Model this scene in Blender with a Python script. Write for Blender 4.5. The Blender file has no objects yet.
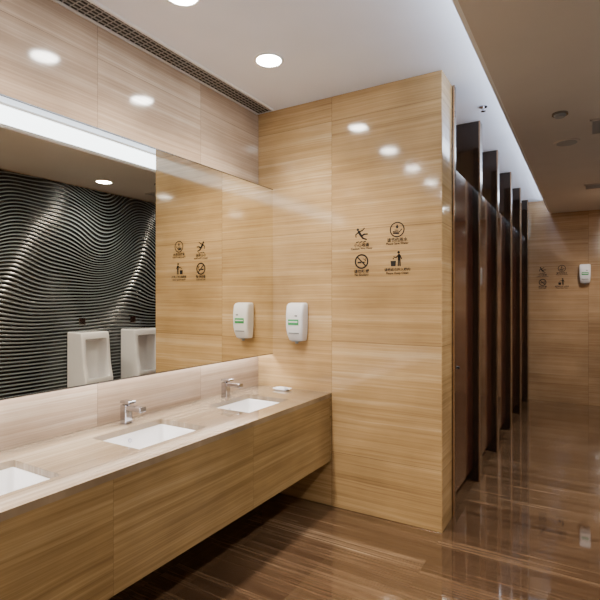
import bpy, bmesh, math, random
import numpy as np
from mathutils import Vector, Matrix
random.seed(3)
C = bpy.context.scene.collection

# ------------------------------------------------------------ helpers
def link(o, parent=None):
    C.objects.link(o)
    if parent is not None:
        o.parent = parent
    return o

def empty(name, loc=(0, 0, 0), rotz=0):
    e = bpy.data.objects.new(name, None)
    e.empty_display_size = 0.1
    e.location = loc
    e.rotation_euler = (0, 0, rotz)
    C.objects.link(e)
    return e

def obj_from_bm(name, bm, mat=None, parent=None, loc=(0, 0, 0), smooth=False):
    me = bpy.data.meshes.new(name)
    bmesh.ops.recalc_face_normals(bm, faces=bm.faces[:])
    bm.to_mesh(me); bm.free()
    if mat is not None:
        me.materials.append(mat)
    if smooth:
        for p in me.polygons: p.use_smooth = True
    o = bpy.data.objects.new(name, me)
    o.location = loc
    return link(o, parent)

def add_box(bm, x0, x1, y0, y1, z0, z1, bevel=0, seg=2):
    r = bmesh.ops.create_cube(bm, size=1)
    vs = r['verts']
    for v in vs:
        v.co = Vector(((x0+x1)/2+v.co.x*(x1-x0), (y0+y1)/2+v.co.y*(y1-y0), (z0+z1)/2+v.co.z*(z1-z0)))
    if bevel > 0:
        es = list({e for v in vs for e in v.link_edges})
        bmesh.ops.bevel(bm, geom=es, offset=bevel, segments=seg, affect='EDGES', profile=0.5)

def box(name, b, mat, parent=None, bevel=0, seg=2, loc=(0, 0, 0), smooth=False):
    bm = bmesh.new()
    add_box(bm, *b, bevel=bevel, seg=seg)
    return obj_from_bm(name, bm, mat, parent, loc, smooth)

def add_cyl(bm, c, r, h, axis='Z', seg=32, r2=None):
    m = Matrix.Translation(c)
    if axis == 'X': m = m @ Matrix.Rotation(math.pi/2, 4, 'Y')
    if axis == 'Y': m = m @ Matrix.Rotation(math.pi/2, 4, 'X')
    bmesh.ops.create_cone(bm, cap_ends=True, segments=seg, radius1=r, radius2=r if r2 is None else r2, depth=h, matrix=m)

def cyl(name, c, r, h, mat, parent=None, axis='Z', seg=32, r2=None, smooth=False):
    bm = bmesh.new(); add_cyl(bm, c, r, h, axis, seg, r2)
    return obj_from_bm(name, bm, mat, parent, smooth=smooth)

# ------------------------------------------------------------ materials
def simple(name, col, rough=0.5, metal=0, coat=0, emis=None, estr=0, spec=0.5, noise=0.0):
    m = bpy.data.materials.new(name); m.use_nodes = True
    nt = m.node_tree
    b = nt.nodes['Principled BSDF']
    b.inputs['Base Color'].default_value = (*col, 1)
    b.inputs['Roughness'].default_value = rough
    b.inputs['Metallic'].default_value = metal
    b.inputs['Coat Weight'].default_value = coat
    b.inputs['Specular IOR Level'].default_value = spec
    if emis:
        b.inputs['Emission Color'].default_value = (*emis, 1)
        b.inputs['Emission Strength'].default_value = estr
    if noise > 0:
        g = nt.nodes.new('ShaderNodeNewGeometry')
        n = nt.nodes.new('ShaderNodeTexNoise'); n.inputs['Scale'].default_value = 3
        n.inputs['Detail'].default_value = 4
        nt.links.new(g.outputs['Position'], n.inputs['Vector'])
        r = nt.nodes.new('ShaderNodeValToRGB')
        r.color_ramp.elements[0].position = 0.3; r.color_ramp.elements[1].position = 0.7
        r.color_ramp.elements[0].color = (*[c*(1-noise) for c in col], 1)
        r.color_ramp.elements[1].color = (*[min(1, c*(1+noise)) for c in col], 1)
        nt.links.new(n.outputs['Fac'], r.inputs['Fac'])
        nt.links.new(r.outputs['Color'], b.inputs['Base Color'])
    return m

def marble(name, h, v, stops, th=0.8, tv=0.8, oh=0.0, ov=0.0, rough=0.1, vscale=14, seam=0.0018, contrast=1.0, coat=0.15, tilevar=0.08, spec=0.5, warp=0.02, ior=1.5, seamk=0.5):
    """h = axis the veins run along, v = axis across veins (both 0/1/2)"""
    m = bpy.data.materials.new(name); m.use_nodes = True
    nt = m.node_tree; N = nt.nodes; L = nt.links
    b = N['Principled BSDF']
    def math_(op, a, bb=None, c=None):
        n = N.new('ShaderNodeMath'); n.operation = op
        for i, x in enumerate((a, bb, c)):
            if x is None: continue
            if isinstance(x, (int, float)): n.inputs[i].default_value = x
            else: L.new(x, n.inputs[i])
        return n.outputs[0]
    g = N.new('ShaderNodeNewGeometry')
    s = N.new('ShaderNodeSeparateXYZ'); L.new(g.outputs['Position'], s.inputs[0])
    H = s.outputs[h]; V = s.outputs[v]
    hh = math_('DIVIDE', math_('ADD', H, -oh), th)
    vv = math_('DIVIDE', math_('ADD', V, -ov), tv)
    ih = math_('FLOOR', hh); iv = math_('FLOOR', vv)
    cmb = N.new('ShaderNodeCombineXYZ'); L.new(ih, cmb.inputs[0]); L.new(iv, cmb.inputs[1])
    wn = N.new('ShaderNodeTexWhiteNoise'); wn.noise_dimensions = '3D'; L.new(cmb.outputs[0], wn.inputs['Vector'])
    rnd = wn.outputs['Value']
    c0 = N.new('ShaderNodeCombineXYZ')
    L.new(math_('MULTIPLY', H, 1.6), c0.inputs[0]); L.new(math_('MULTIPLY', V, 4.0), c0.inputs[1]); L.new(math_('MULTIPLY', rnd, 20), c0.inputs[2])
    n0 = N.new('ShaderNodeTexNoise'); n0.inputs['Scale'].default_value = 1.2; n0.inputs['Detail'].default_value = 3
    L.new(c0.outputs[0], n0.inputs['Vector'])
    Vw = math_('ADD', V, math_('MULTIPLY', n0.outputs['Fac'], warp))
    def streak(sh, sv, detail, off, ro=0.6):
        c = N.new('ShaderNodeCombineXYZ')
        L.new(math_('MULTIPLY', H, sh), c.inputs[0]); L.new(math_('MULTIPLY', Vw, sv), c.inputs[1])
        L.new(math_('MULTIPLY_ADD', rnd, 37, off), c.inputs[2])
        n = N.new('ShaderNodeTexNoise'); n.inputs['Scale'].default_value = 1; n.inputs['Detail'].default_value = detail
        n.inputs['Roughness'].default_value = ro
        L.new(c.outputs[0], n.inputs['Vector'])
        return n.outputs['Fac']
    a = streak(0.35, vscale, 5, 0, 0.7); c = streak(1.0, vscale*4, 5, 5, 0.7); d = streak(0.8, 3.5, 4, 11)
    f = math_('ADD', math_('MULTIPLY', a, 0.40), math_('MULTIPLY', c, 0.35))
    f = math_('ADD', f, math_('MULTIPLY', d, 0.25))
    f = math_('ADD', f, math_('MULTIPLY', math_('ADD', rnd, -0.5), tilevar))
    f = math_('MULTIPLY_ADD', math_('ADD', f, -0.5), 3.2*contrast, 0.5)
    r = N.new('ShaderNodeValToRGB')
    cr = r.color_ramp
    while len(cr.elements) < len(stops): cr.elements.new(0.5)
    for e, (p, col) in zip(cr.elements, stops):
        e.position = p; e.color = (*col, 1)
    L.new(f, r.inputs['Fac'])
    cl = N.new('ShaderNodeTexNoise'); cl.inputs['Scale'].default_value = 2.2; cl.inputs['Detail'].default_value = 5
    L.new(g.outputs['Position'], cl.inputs['Vector'])
    mm = N.new('ShaderNodeMix'); mm.data_type = 'RGBA'; mm.blend_type = 'MULTIPLY'
    mm.inputs['Factor'].default_value = 1.0
    r2 = N.new('ShaderNodeValToRGB'); r2.color_ramp.elements[0].position = 0.3; r2.color_ramp.elements[1].position = 0.7
    r2.color_ramp.elements[0].color = (0.80, 0.78, 0.76, 1); r2.color_ramp.elements[1].color = (1.08, 1.06, 1.02, 1)
    L.new(cl.outputs['Fac'], r2.inputs['Fac'])
    L.new(r.outputs['Color'], mm.inputs['A']); L.new(r2.outputs['Color'], mm.inputs['B'])
    def seamf(t, size):
        fr = math_('FRACT', t)
        d = math_('MULTIPLY', math_('MINIMUM', fr, math_('SUBTRACT', 1.0, fr)), size)
        return math_('LESS_THAN', d, seam)
    sm = math_('MAXIMUM', seamf(hh, th), seamf(vv, tv))
    mx = N.new('ShaderNodeMix'); mx.data_type = 'RGBA'; mx.blend_type = 'MIX'
    L.new(math_('MULTIPLY', sm, seamk), mx.inputs['Factor'])
    L.new(mm.outputs['Result'], mx.inputs['A'])
    mx.inputs['B'].default_value = (*[x*0.3 for x in stops[0][1]], 1)
    L.new(mx.outputs['Result'], b.inputs['Base Color'])
    b.inputs['Roughness'].default_value = rough
    b.inputs['IOR'].default_value = ior
    b.inputs['Coat Weight'].default_value = coat
    b.inputs['Coat Roughness'].default_value = 0.04
    b.inputs['Specular IOR Level'].default_value = spec
    return m

beige = [(0.0, (0.27, 0.17, 0.080)), (0.35, (0.45, 0.295, 0.135)), (0.62, (0.56, 0.385, 0.19)), (1.0, (0.72, 0.57, 0.37))]
pale = [(0.0, (0.29, 0.205, 0.145)), (0.35, (0.43, 0.32, 0.235)), (0.6, (0.53, 0.41, 0.31)), (1.0, (0.70, 0.60, 0.49))]
topc = [(0.0, (0.11, 0.078, 0.048)), (0.35, (0.21, 0.158, 0.102)), (0.6, (0.29, 0.225, 0.152)), (1.0, (0.43, 0.36, 0.27))]
fasc = [(0.0, (0.12, 0.075, 0.030)), (0.35, (0.22, 0.145, 0.060)), (0.6, (0.30, 0.205, 0.092)), (1.0, (0.43, 0.33, 0.18))]
brown = [(0.0, (0.035, 0.020, 0.012)), (0.4, (0.082, 0.048, 0.028)), (0.62, (0.125, 0.076, 0.045)), (0.85, (0.20, 0.135, 0.086)), (1.0, (0.34, 0.26, 0.18))]
farst = [(0.0, (0.26, 0.155, 0.085)), (0.4, (0.40, 0.26, 0.15)), (1.0, (0.56, 0.41, 0.27))]

M_sign = marble('marble_xz', 0, 2, beige, oh=-1.6, ov=0.4, vscale=24, contrast=0.9)
M_left = marble('marble_yz', 1, 2, pale, oh=0.05, ov=0.4, vscale=24, contrast=0.9)
M_end = marble('marble_end', 1, 2, beige, oh=0.5, ov=0.4, th=5, contrast=0.85)
M_top = marble('marble_top', 1, 0, topc, th=50, tv=50, oh=-20, ov=-20, vscale=26, rough=0.08, contrast=1.1, coat=0.5)
M_fasc = marble('marble_fascia', 1, 2, fasc, th=0.92, tv=5, oh=1.24, ov=-1, vscale=26, rough=0.12, seam=0.0012, seamk=0.35, contrast=0.9, tilevar=0.04)
M_far = marble('marble_far', 0, 2, farst, oh=-1.6, ov=0.4, vscale=24, rough=0.12, contrast=0.85)
M_floor = marble('marble_floor', 0, 1, brown, th=1.2, tv=0.8, oh=-0.8, ov=0.35, vscale=22, rough=0.04, contrast=1.1, tilevar=0.06, coat=0.8, seam=0.0008, warp=0.02, spec=0.6, ior=1.6, seamk=0.3)
M_ceil = simple('ceiling_paint', (0.82, 0.86, 0.98), 0.6, noise=0.02)
M_soff = simple('soffit_paint', (0.58, 0.53, 0.47), 0.5, noise=0.03)
M_mirror = simple('mirror_glass', (0.90, 0.87, 0.76), 0.0, metal=1)
M_mback = simple('mirror_casing', (0.30, 0.22, 0.14), 0.35, noise=0.05)
M_white = simple('ceramic', (0.90, 0.90, 0.93), 0.08, coat=0.5, noise=0.01)
M_plastic = simple('white_plastic', (0.86, 0.87, 0.92), 0.25, noise=0.01)
M_grey = simple('grey_plastic', (0.25, 0.27, 0.28), 0.3, noise=0.02)
M_green = simple('green_label', (0.05, 0.36, 0.12), 0.35, noise=0.1)
M_chrome = simple('chrome', (0.50, 0.50, 0.55), 0.10, metal=1, noise=0.01)
M_steel = simple('dark_steel', (0.30, 0.29, 0.28), 0.25, metal=1, noise=0.02)
M_stall = simple('dark_laminate', (0.016, 0.009, 0.006), 0.10, coat=0.4, noise=0.25)
M_edge = simple('bronze_trim', (0.45, 0.31, 0.20), 0.22, metal=0.8, noise=0.05)
M_door = simple('door_laminate', (0.060, 0.018, 0.013), 0.12, coat=0.4, noise=0.2)
M_divider = simple('stall_divider', (0.30, 0.20, 0.13), 0.3, noise=0.1)
M_ink = simple('sign_ink', (0.008, 0.007, 0.006), 0.4, noise=0.1)
M_black = simple('vent_dark', (0.015, 0.015, 0.017), 0.6, noise=0.1)
M_grill = simple('vent_metal', (0.45, 0.45, 0.47), 0.4, metal=0.3, noise=0.03)
M_ledw = simple('led_cool', (0.9, 0.9, 0.95), 0.5, emis=(0.76, 0.87, 1.0), estr=7.0)
M_ledm = simple('led_mirror', (0.9, 0.9, 0.9), 0.5, emis=(0.97, 0.97, 1.0), estr=30.0)
M_lamp = simple('lamp_disc', (0.9, 0.9, 0.85), 0.5, emis=(1.0, 0.96, 0.90), estr=110.0)
M_rim = simple('lamp_rim', (0.8, 0.8, 0.8), 0.35, noise=0.01)

# carved panel: grazing light on crests and groove shade painted in by ridge height
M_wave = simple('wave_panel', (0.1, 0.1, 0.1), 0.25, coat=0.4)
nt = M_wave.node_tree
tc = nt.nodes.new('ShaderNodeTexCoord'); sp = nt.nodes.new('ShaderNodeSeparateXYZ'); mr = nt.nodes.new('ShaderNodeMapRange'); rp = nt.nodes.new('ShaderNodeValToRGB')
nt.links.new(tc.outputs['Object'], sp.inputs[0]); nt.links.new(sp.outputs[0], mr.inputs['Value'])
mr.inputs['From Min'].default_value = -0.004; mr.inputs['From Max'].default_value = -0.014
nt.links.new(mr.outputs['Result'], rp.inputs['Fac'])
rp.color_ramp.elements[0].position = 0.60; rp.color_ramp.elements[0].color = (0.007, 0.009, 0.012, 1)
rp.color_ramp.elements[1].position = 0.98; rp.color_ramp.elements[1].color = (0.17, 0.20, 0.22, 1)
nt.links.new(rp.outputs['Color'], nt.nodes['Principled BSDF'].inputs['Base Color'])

# ------------------------------------------------------------ room
XL, XM, XS = -2.26, -0.805, -0.478
XR = 0.66
YP, YF, YB = 3.112, 8.0, -1.6
ZC, ZL = 2.98, 2.78
box('floor', (XL-0.1, XR+0.1, YB-0.1, YF+0.1, -0.1, 0), M_floor)
box('ceiling', (XL-0.1, XR+0.1, YB-0.1, YF+0.1, ZC, ZC+0.1), M_ceil)
box('ceiling_soffit', (XS, XR, YB, YF, ZL, ZC), M_soff)
box('wall_left', (XL-0.1, XL, YB-0.1, YF+0.1, 0, ZC), M_left)
box('wall_right', (XR, XR+0.1, YB-0.1, YF+0.1, 0, ZC), M_left)
box('wall_back', (XL, XR, YB-0.1, YB, 0, ZC), M_far)
box('wall_far', (XL, XR, YF, YF+0.1, 0, ZC), M_far)
wp = box('wall_partition', (XL, XM, YP, YP+0.26, 0, ZC), M_sign, bevel=0.004, seg=1)
wp.data.materials.append(M_end)
for p in wp.data.polygons:
    if p.normal.x > 0.5: p.material_index = 1

cove = empty('cove_light', (XS-0.012, 0, 0))
box('diffuser', (-0.008, 0.010, YB+0.1, YF-0.1, ZL+0.03, ZC-0.03), M_ledw, cove)
box('rail', (-0.012, 0.010, YB+0.1, YF-0.1, ZL+0.005, ZL+0.03), M_rim, cove)

# wave panel (carved ridges)
ny, nz = 520, 1000
y0, y1, z0, z1 = 1.2, 5.6, 0.02, ZL-0.01
Y, Z = np.meshgrid(np.linspace(y0, y1, ny), np.linspace(z0, z1, nz), indexing='ij')
env = 1/(1+np.exp(-(Z-1.6)/0.22))
yy = Y + 0.35*np.sin(1.9*Z)
warp = env*(0.095*np.sin(2*np.pi*yy/1.45) + 0.04*np.sin(2*np.pi*yy/0.83+1.2+2.4*Z) + 0.11*np.exp(-((Y-3.55)/.30)**2-((Z-2.05)/.28)**2) - 0.06*np.exp(-((Y-4.2)/.3)**2-((Z-2.3)/.2)**2))
ph = 2*np.pi*(Z+warp)/0.038
D = 0.010*(0.5+0.5*np.sin(ph))
X = -0.004-D
verts = np.stack([X, Y, Z], -1).reshape(-1, 3)
idx = np.arange(ny*nz).reshape(ny, nz)
faces = np.stack([idx[:-1, :-1], idx[:-1, 1:], idx[1:, 1:], idx[1:, :-1]], -1).reshape(-1, 4)
me = bpy.data.meshes.new('wave_wall_panel')
me.from_pydata(verts.tolist(), [], faces.tolist()); me.update()
for p in me.polygons: p.use_smooth = True
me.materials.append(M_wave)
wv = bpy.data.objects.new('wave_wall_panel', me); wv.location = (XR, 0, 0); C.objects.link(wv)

# ------------------------------------------------------------ mirror
mir = empty('wall_mirror', (XL, 0, 0))
box('glass', (0.138, 0.144, -1.2, YP-0.004, 1.085, 2.36), M_mirror, mir)
box('casing', (0.0, 0.138, -1.2, YP-0.004, 1.16, 2.355), M_mback, mir)
box('trim_bottom', (0.128, 0.147, -1.2, YP-0.004, 1.079, 1.085), M_steel, mir)
box('trim_top', (0.128, 0.147, -1.2, YP-0.004, 2.36, 2.366), M_steel, mir)
box('led_strip', (0.02, 0.075, -1.2, YP-0.02, 1.150, 1.160), M_ledm, mir)

# ------------------------------------------------------------ counter
ZT = 0.825; XF = -1.60
sinks_y = [0.07, 0.89, 1.71, 2.53]
hw = 0.225; sx0, sx1 = -2.085, -1.74
ct = empty('vanity_counter', (0, 0, 0))
bm = bmesh.new()
ycuts = [-1.2]
for s in sinks_y: ycuts += [s-hw, s+hw]
ycuts.append(YP-0.001)
add_box(bm, XL+0.001, sx0, -1.2, YP-0.001, ZT-0.03, ZT)
add_box(bm, sx1, XF, -1.2, YP-0.001, ZT-0.03, ZT)
for i in range(0, len(ycuts), 2):
    add_box(bm, sx0, sx1, ycuts[i], ycuts[i+1], ZT-0.03, ZT)
obj_from_bm('top', bm, M_top, ct)
box('fascia', (XF-0.02, XF-0.001, -1.2, YP-0.001, 0.336, ZT-0.0305), M_fasc, ct)
box('underside', (XL+0.001, XF-0.02, -1.2, YP-0.001, 0.336, 0.356), M_fasc, ct)
box('support_plinth', (XL+0.001, XL+0.04, -1.2, YP-0.001, 0.0, 0.336), M_fasc, ct)

def rrect(hx, hy, r, z, n=6):
    pts = []
    for (sx, sy, a0) in ((1, 1, 0), (-1, 1, 90), (-1, -1, 180), (1, -1, 270)):
        for k in range(n+1):
            a = math.radians(a0+90*k/n)
            pts.append((sx*(hx-r)+r*math.cos(a), sy*(hy-r)+r*math.sin(a), z))
    return pts
def loft(bm, rings, cap=True):
    vr = [[bm.verts.new(p) for p in ring] for ring in rings]
    n = len(vr[0])
    for a, b in zip(vr[:-1], vr[1:]):
        for i in range(n):
            bm.faces.new((a[i], a[(i+1) % n], b[(i+1) % n], b[i]))
    if cap: bm.faces.new(vr[-1])
    return vr
def make_sink(y):
    e = empty('sink', ((sx0+sx1)/2, y, ZT-0.031))
    hx, hy = (sx1-sx0)/2, hw
    bm = bmesh.new()
    loft(bm, [rrect(hx+0.02, hy+0.02, 0.03, -0.012), rrect(hx+0.02, hy+0.02, 0.03, 0.0), rrect(hx-0.002, hy-0.002, 0.02, 0.0), rrect(hx-0.005, hy-0.005, 0.022, -0.006),
              rrect(hx-0.012, hy-0.014, 0.03, -0.08), rrect(hx-0.025, hy-0.03, 0.04, -0.115), rrect(hx-0.06, hy-0.07, 0.05, -0.128), rrect(0.03, 0.03, 0.029, -0.134)])
    obj_from_bm('basin', bm, M_white, e, smooth=True)
    bm = bmesh.new(); add_cyl(bm, (0, 0, -0.131), 0.028, 0.004); add_cyl(bm, (0, 0, -0.127), 0.016, 0.005)
    obj_from_bm('drain', bm, M_chrome, e)
    cyl('overflow', (-hx+0.010, 0, -0.035), 0.010, 0.008, M_chrome, e, axis='X')
    return e
for y in sinks_y: make_sink(y)

def make_faucet(y):
    e = empty('faucet', (-2.165, y, ZT))
    bm = bmesh.new()
    add_box(bm, -0.028, 0.028, -0.028, 0.028, 0.0, 0.006, bevel=0.002)
    add_box(bm, -0.023, 0.023, -0.023, 0.023, 0.006, 0.104, bevel=0.003)
    add_box(bm, -0.023, 0.135, -0.021, 0.021, 0.078, 0.104, bevel=0.003)
    add_cyl(bm, (0.118, 0, 0.075), 0.009, 0.008)
    obj_from_bm('body', bm, M_chrome, e)
    bm = bmesh.new()
    add_cyl(bm, (0, 0, 0.108), 0.014, 0.010)
    add_box(bm, -0.026, 0.05, -0.023, 0.023, 0.112, 0.127, bevel=0.003)
    obj_from_bm('lever', bm, M_chrome, e)
for y in (0.12, 0.94, 1.76, 2.60): make_faucet(y)

e = empty('soap_dish', (-1.97, 3.02, ZT))
bm = bmesh.new()
loft(bm, [rrect(0.045, 0.03, 0.015, 0.0), rrect(0.07, 0.045, 0.02, 0.014), rrect(0.067, 0.042, 0.02, 0.014), rrect(0.044, 0.027, 0.015, 0.005)])
obj_from_bm('dish', bm, M_white, e, smooth=True)
box('soap_bar', (-0.04, 0.04, -0.024, 0.024, 0.006, 0.022), M_plastic, e, bevel=0.006)

# ------------------------------------------------------------ soap dispenser
def make_dispenser(loc, s=1.0):
    e = empty('soap_dispenser', loc)
    bm = bmesh.new()
    def ring(z, w, d, r):
        return [(x, -d/2+yy, z) for (x, yy, _) in rrect(w/2, d/2, r, 0)]
    rs = [ring(0.0, .10, .06, .015), ring(0.006, .125, .075, .02), ring(0.05, .138, .095, .022), ring(0.10, .146, .105, .022), ring(0.20, .148, .105, .022),
          ring(0.262, .146, .095, .022), ring(0.279, .136, .08, .02), ring(0.285, .11, .055, .015)]
    vr = loft(bm, rs)
    bm.faces.new(vr[0])
    obj_from_bm('body', bm, M_plastic, e, smooth=True)
    box('window', (-0.045, 0.045, -0.109, -0.100, 0.120, 0.162), M_green, e, bevel=0.003)
    box('label', (-0.038, 0.038, -0.111, -0.105, 0.139, 0.148), M_plastic, e, bevel=0.001)
    box('status_light', (0.012, 0.034, -0.108, -0.1, 0.182, 0.194), M_grey, e, bevel=0.002)
    box('push_bar', (-0.045, 0.045, -0.104, -0.08, 0.055, 0.064), M_grey, e, bevel=0.004)
    cyl('nozzle', (0, -0.055, -0.010), 0.012, 0.02, M_grey, e, r2=0.014)
    box('drip_guard', (-0.03, 0.03, -0.08, -0.03, -0.004, 0.0), M_grey, e)
    e.scale = (s, s, s)
    return e
make_dispenser((-1.865, YP, 1.195))
make_dispenser((-0.04, YF, 1.74), 0.95)

# ------------------------------------------------------------ signs
def stroke(bm, p, q, w, w2=None):
    w2 = w if w2 is None else w2
    p = Vector(p); q = Vector(q); d = (q-p).normalized(); n = Vector((-d.y, d.x))
    vs = [bm.verts.new((a.x, 0, a.y)) for a in (p+n*w/2, p-n*w/2, q-n*w2/2, q+n*w2/2)]
    bm.faces.new(vs)
    for c, r in ((p, w/2), (q, w2/2)): disc(bm, c, r, 12)
def disc(bm, c, r, n=24):
    bm.faces.new([bm.verts.new((c[0]+r*math.cos(2*math.pi*k/n), 0, c[1]+r*math.sin(2*math.pi*k/n))) for k in range(n)])
def ringf(bm, c, r1, r2, n=48):
    a = [bm.verts.new((c[0]+r1*math.cos(2*math.pi*k/n), 0, c[1]+r1*math.sin(2*math.pi*k/n))) for k in range(n)]
    b = [bm.verts.new((c[0]+r2*math.cos(2*math.pi*k/n), 0, c[1]+r2*math.sin(2*math.pi*k/n))) for k in range(n)]
    for k in range(n): bm.faces.new((a[k], a[(k+1) % n], b[(k+1) % n], b[k]))
def poly(bm, pts): bm.faces.new([bm.verts.new((x, 0, z)) for x, z in pts])

def ico_slip(bm):
    disc(bm, (-0.55, 0.78), 0.18)
    stroke(bm, (-0.40, 0.45), (-0.05, -0.1), 0.36, 0.30)
    stroke(bm, (-0.40, 0.48), (0.1, 0.6), 0.17); stroke(bm, (0.1, 0.6), (0.4, 0.9), 0.14)
    stroke(bm, (-0.45, 0.4), (-0.85, 0.1), 0.17); stroke(bm, (-0.85, 0.1), (-0.8, -0.25), 0.14)
    stroke(bm, (-0.05, -0.12), (0.4, 0.1), 0.24); stroke(bm, (0.4, 0.1), (0.85, 0.1), 0.18)
    stroke(bm, (-0.08, -0.12), (0.25, -0.45), 0.24); stroke(bm, (0.25, -0.45), (0.7, -0.62), 0.18)
    for k in range(3): stroke(bm, (-0.75+k*0.5, -0.95), (-0.42+k*0.5, -0.88), 0.13)
def ico_hand(bm):
    ringf(bm, (0, 0), 1.0, 0.85)
    poly(bm, [(0, 0.72), (-0.17, 0.38), (-0.13, 0.2), (0, 0.13), (0.13, 0.2), (0.17, 0.38)])
    stroke(bm, (-0.55, -0.25), (0.25, -0.35), 0.14)
    stroke(bm, (0.25, -0.35), (0.6, 0.0), 0.12)
    stroke(bm, (-0.5, -0.45), (0.2, -0.55), 0.16)
    stroke(bm, (-0.3, -0.05), (0.15, -0.1), 0.10)
def ico_smoke(bm):
    ringf(bm, (0, 0), 1.0, 0.79)
    stroke(bm, (-0.6, 0.6), (0.6, -0.6), 0.18)
    poly(bm, [(-0.6, -0.25), (-0.6, -0.02), (-0.12, -0.02), (0.05, -0.25)])
    poly(bm, [(0.28, -0.25), (0.1, -0.02), (0.42, -0.02), (0.42, -0.25)])
    poly(bm, [(0.47, -0.25), (0.47, -0.02), (0.56, -0.02), (0.56, -0.25)])
    stroke(bm, (0.5, 0.08), (0.42, 0.3), 0.08); stroke(bm, (0.42, 0.3), (0.2, 0.34), 0.08); stroke(bm, (0.6, 0.08), (0.56, 0.4), 0.08)
def ico_bin(bm):
    disc(bm, (0.2, 0.88), 0.17)
    stroke(bm, (0.25, 0.5), (0.25, 0.05), 0.36, 0.31)
    stroke(bm, (0.17, -0.0), (0.15, -0.85), 0.17); stroke(bm, (0.36, -0.0), (0.40, -0.85), 0.17)
    stroke(bm, (0.15, 0.52), (-0.15, 0.22), 0.14); stroke(bm, (-0.15, 0.22), (-0.45, 0.32), 0.12)
    stroke(bm, (0.38, 0.52), (0.58, 0.05), 0.14)
    poly(bm, [(-0.9, -0.2), (-0.15, -0.2), (-0.22, -0.9), (-0.83, -0.9)])
    disc(bm, (-0.52, 0.08), 0.09)

def text_mesh(body, size, parent, loc, name):
    cu = bpy.data.curves.new(name, 'FONT'); cu.body = body; cu.size = size; cu.align_x = 'CENTER'; cu.align_y = 'CENTER'
    cu.resolution_u = 3
    cu.offset = size*0.018
    t = bpy.data.objects.new(name+'_tmp', cu); C.objects.link(t)
    bpy.context.view_layer.update()
    me = bpy.data.meshes.new_from_object(t.evaluated_get(bpy.context.evaluated_depsgraph_get()))
    bpy.data.objects.remove(t)
    me.materials.clear(); me.materials.append(M_ink)
    o = bpy.data.objects.new(name, me); o.rotation_euler = (math.pi/2, 0, 0); o.location = loc
    link(o, parent)

def make_sign(loc, s=1.0):
    e = empty('restroom_sign', loc)
    e.scale = (s, s, s)
    data = [(-0.13, 0.095, ico_slip, '小心地滑', 'Caution Wet Floor'), (0.13, 0.115, ico_hand, '请节约用水', 'Please Save Water'),
            (-0.13, -0.09, ico_smoke, '请勿吸烟', 'No Smoking'), (0.13, -0.085, ico_bin, '请把纸巾投入桶内', 'Please Keep Clean')]
    for i, (x, z, f, cn, en) in enumerate(data):
        bm = bmesh.new(); f(bm)
        for v in bm.verts: v.co = Vector((x+v.co.x*0.052, -0.002, z+v.co.z*0.052))
        obj_from_bm('icon_%d' % (i+1), bm, M_ink, e)
        text_mesh(cn, 0.029 if len(cn) < 7 else 0.023, e, (x, -0.002, z-0.071), 'caption_%d' % (i+1))
        text_mesh(en, 0.021, e, (x, -0.002, z-0.094), 'subcaption_%d' % (i+1))
make_sign((-1.235, YP, 1.86))
make_sign((-0.46, YF, 1.85), 0.97)

# ------------------------------------------------------------ stalls
py = [3.374, 4.15, 5.05, 6.0, 6.9, 7.80]
for i, y in enumerate(py):
    last = (i == len(py)-1)
    e = empty('stall_end_post' if last else 'toilet_stall', (0, 0, 0))
    pw = 0.05 if i == 0 else (YF-0.002-y if last else 0.10)
    fx = -0.79 if i == 0 else -0.765
    bm = bmesh.new()
    add_box(bm, -0.96, fx, y, y+pw, 0.001, ZC-0.002, bevel=0.003, seg=1)
    obj_from_bm('pilaster', bm, M_stall, e)
    bm = bmesh.new()
    add_box(bm, fx-0.010, fx+0.002, y-0.002, y+0.008, 0.001, ZC-0.003)
    obj_from_bm('edge_trim', bm, M_edge, e)
    box('divider', (XL+0.002, -0.961, y+0.01, y+0.04, 0.12, 2.45), M_divider, e)
    if last: continue
    d0, d1 = y+pw+0.004, py[i+1]-0.004
    box('door', (-0.86, -0.82, d0, d1, 0.11, 2.44), M_door, e, bevel=0.003, seg=1)
    box('door_edge', (-0.861, -0.819, d0-0.002, d0+0.012, 0.11, 2.44), M_edge, e)
    bm = bmesh.new()
    add_cyl(bm, (-0.812, d0+0.07, 1.02), 0.022, 0.016, axis='X')
    add_cyl(bm, (-0.795, d0+0.07, 1.02), 0.010, 0.03, axis='X')
    obj_from_bm('lock', bm, M_steel, e)

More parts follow.
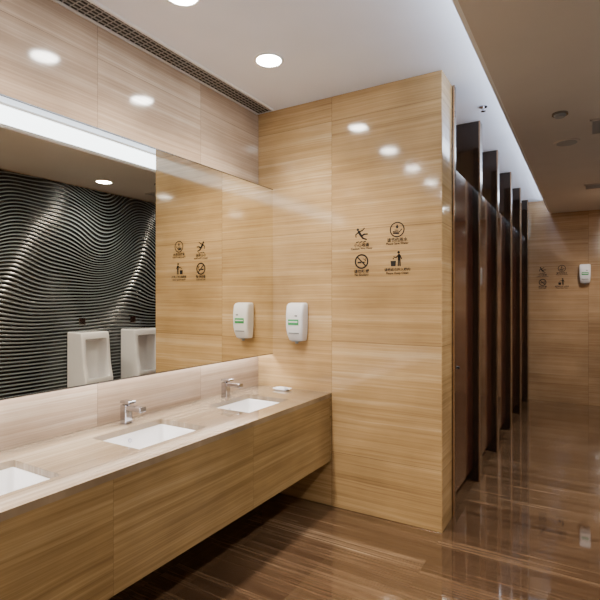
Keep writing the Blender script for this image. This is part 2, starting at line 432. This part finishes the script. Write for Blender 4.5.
# ------------------------------------------------------------ urinals
def make_urinal(y):
    e = empty('urinal', (XR-0.016, y, 0))
    w = 0.175
    prof = [(0, 0.0), (-0.16, 0.0), (-0.20, 0.30), (-0.27, 0.50), (-0.32, 0.60), (-0.32, 0.64), (-0.28, 0.80), (-0.25, 1.10), (-0.235, 1.15), (0, 1.15)]
    bm = bmesh.new()
    a = [bm.verts.new((x, -w, z)) for x, z in prof]; b = [bm.verts.new((x, w, z)) for x, z in prof]
    n = len(prof)
    bm.faces.new(a); bm.faces.new(b)
    for i in range(n): bm.faces.new((a[i], a[(i+1) % n], b[(i+1) % n], b[i]))
    bmesh.ops.recalc_face_normals(bm, faces=bm.faces[:])
    es = [ed for ed in bm.edges if not (abs(ed.verts[0].co.x) < 1e-5 and abs(ed.verts[1].co.x) < 1e-5)]
    bmesh.ops.bevel(bm, geom=es, offset=0.018, segments=3, affect='EDGES', profile=0.5)
    body = obj_from_bm('shell', bm, M_white, e, smooth=False)
    bm = bmesh.new()
    cp = [(-0.50, 0.655), (-0.28, 0.655), (-0.20, 0.56), (-0.10, 0.60), (-0.09, 0.75), (-0.11, 1.06), (-0.50, 1.11)]
    w = 0.135
    a = [bm.verts.new((x, -w, z)) for x, z in cp]; b = [bm.verts.new((x, w, z)) for x, z in cp]
    n = len(cp)
    bm.faces.new(a); bm.faces.new(b)
    for i in range(n): bm.faces.new((a[i], a[(i+1) % n], b[(i+1) % n], b[i]))
    bmesh.ops.recalc_face_normals(bm, faces=bm.faces[:])
    bmesh.ops.bevel(bm, geom=bm.edges[:], offset=0.02, segments=3, affect='EDGES', profile=0.5)
    cut = obj_from_bm('cut_tmp', bm, M_white, e)
    md = body.modifiers.new('b', 'BOOLEAN'); md.object = cut; md.operation = 'DIFFERENCE'; md.solver = 'EXACT'
    bpy.context.view_layer.update()
    me = bpy.data.meshes.new_from_object(body.evaluated_get(bpy.context.evaluated_depsgraph_get()))
    body.modifiers.clear(); body.data = me
    bpy.data.objects.remove(cut)
    cyl('drain', (-0.17, 0, 0.585), 0.03, 0.006, M_chrome, e)
    box('flush_sensor', (-0.008, 0.0, -0.04, 0.04, 1.22, 1.30), M_steel, e, bevel=0.003)
for y in (3.36, 4.06): make_urinal(y)

# ------------------------------------------------------------ ceiling fittings
gr = empty('linear_air_vent', (XL, 0, ZC))
bm = bmesh.new()
add_box(bm, 0.005, 0.020, YB+0.3, YP-0.02, -0.012, 0)
add_box(bm, 0.152, 0.168, YB+0.3, YP-0.02, -0.012, 0)
obj_from_bm('frame', bm, M_rim, gr)
box('cavity', (0.020, 0.152, YB+0.3, YP-0.02, -0.002, -0.0005), M_black, gr)
bm = bmesh.new()
for k in range(4):
    x = 0.042+k*0.028
    add_box(bm, x, x+0.006, YB+0.3, YP-0.02, -0.006, -0.002)
yy = YB+0.35
while yy < YP-0.05:
    add_box(bm, 0.020, 0.152, yy, yy+0.004, -0.005, -0.002); yy += 0.04
obj_from_bm('blades', bm, M_grill, gr)

def downlight(x, y, z, power, col=(1.0, 0.87, 0.71), size=130, lamp=True):
    e = empty('ceiling_downlight', (x, y, z))
    bm = bmesh.new()
    n = 40
    rings = []
    for r, zz in ((0.094, 0.0), (0.092, -0.006), (0.080, -0.008), (0.074, -0.003)):
        rings.append([(r*math.cos(2*math.pi*k/n), r*math.sin(2*math.pi*k/n), zz) for k in range(n)])
    loft(bm, rings, cap=False)
    obj_from_bm('rim', bm, M_rim, e, smooth=True)
    cyl('lens', (0, 0, -0.003), 0.074, 0.003, M_lamp, e, seg=40)
    ld = bpy.data.lights.new('lamp', 'SPOT'); ld.energy = power; ld.color = col
    ld.spot_size = math.radians(size); ld.spot_blend = 0.7; ld.shadow_soft_size = 0.07
    lo = bpy.data.objects.new('lamp', ld); lo.location = (0, 0, -0.02); link(lo, e)
for y in (-0.52, 0.22, 0.96, 1.70, 2.44):
    downlight(-1.69, y, ZC, 100)
for y, pw in ((0.6, 100), (2.0, 100), (3.36, 90), (4.9, 75), (6.8, 110)):
    downlight(0.26, y, ZL, pw, size=135)
for y in (3.8, 4.65, 5.55, 6.45, 7.35):
    downlight(-1.6, y, ZC, 60, size=150)

e = empty('ceiling_speaker', (-0.15, 4.45, ZL))
cyl('rim', (0, 0, -0.004), 0.095, 0.008, M_soff, e); cyl('mesh', (0, 0, -0.009), 0.075, 0.004, M_grey, e)
e = empty('smoke_detector', (-0.167, 3.74, ZL))
cyl('base', (0, 0, -0.006), 0.05, 0.012, M_steel, e); cyl('dome', (0, 0, -0.02), 0.028, 0.018, M_grey, e, r2=0.04)
def vent(x, y, wx, wy):
    e = empty('air_vent', (x, y, ZL))
    bm = bmesh.new()
    add_box(bm, -wx, wx, -wy, -wy+0.015, -0.012, 0); add_box(bm, -wx, wx, wy-0.015, wy, -0.012, 0)
    add_box(bm, -wx, -wx+0.015, -wy, wy, -0.012, 0); add_box(bm, wx-0.015, wx, -wy, wy, -0.012, 0)
    obj_from_bm('frame', bm, M_soff, e)
    box('cavity', (-wx+0.01, wx-0.01, -wy+0.01, wy-0.01, -0.003, -0.001), M_black, e)
    bm = bmesh.new()
    k = -wy+0.03
    while k < wy-0.02:
        add_box(bm, -wx+0.015, wx-0.015, k, k+0.006, -0.01, -0.003); k += 0.022
    obj_from_bm('slats', bm, M_grill, e)
vent(0.17, 4.15, 0.16, 0.17)
vent(0.12, 6.3, 0.16, 0.12)
e = empty('sprinkler_head', (-0.69, 3.87, ZC))
cyl('plate', (0, 0, -0.003), 0.03, 0.006, M_chrome, e); cyl('stem', (0, 0, -0.02), 0.008, 0.03, M_chrome, e); cyl('deflector', (0, 0, -0.036), 0.018, 0.003, M_chrome, e)

# ------------------------------------------------------------ world + camera
w = bpy.data.worlds.new('world'); bpy.context.scene.world = w; w.use_nodes = True
w.node_tree.nodes['Background'].inputs[0].default_value = (0.5, 0.45, 0.4, 1)
w.node_tree.nodes['Background'].inputs[1].default_value = 0.2
cd = bpy.data.cameras.new('camera'); cd.sensor_width = 36; cd.lens = 28.8; cd.clip_start = 0.02
co = bpy.data.objects.new('camera', cd); co.location = (0, 0, 1.5); co.rotation_euler = (math.pi/2, 0, math.radians(31.0))
C.objects.link(co); bpy.context.scene.camera = co
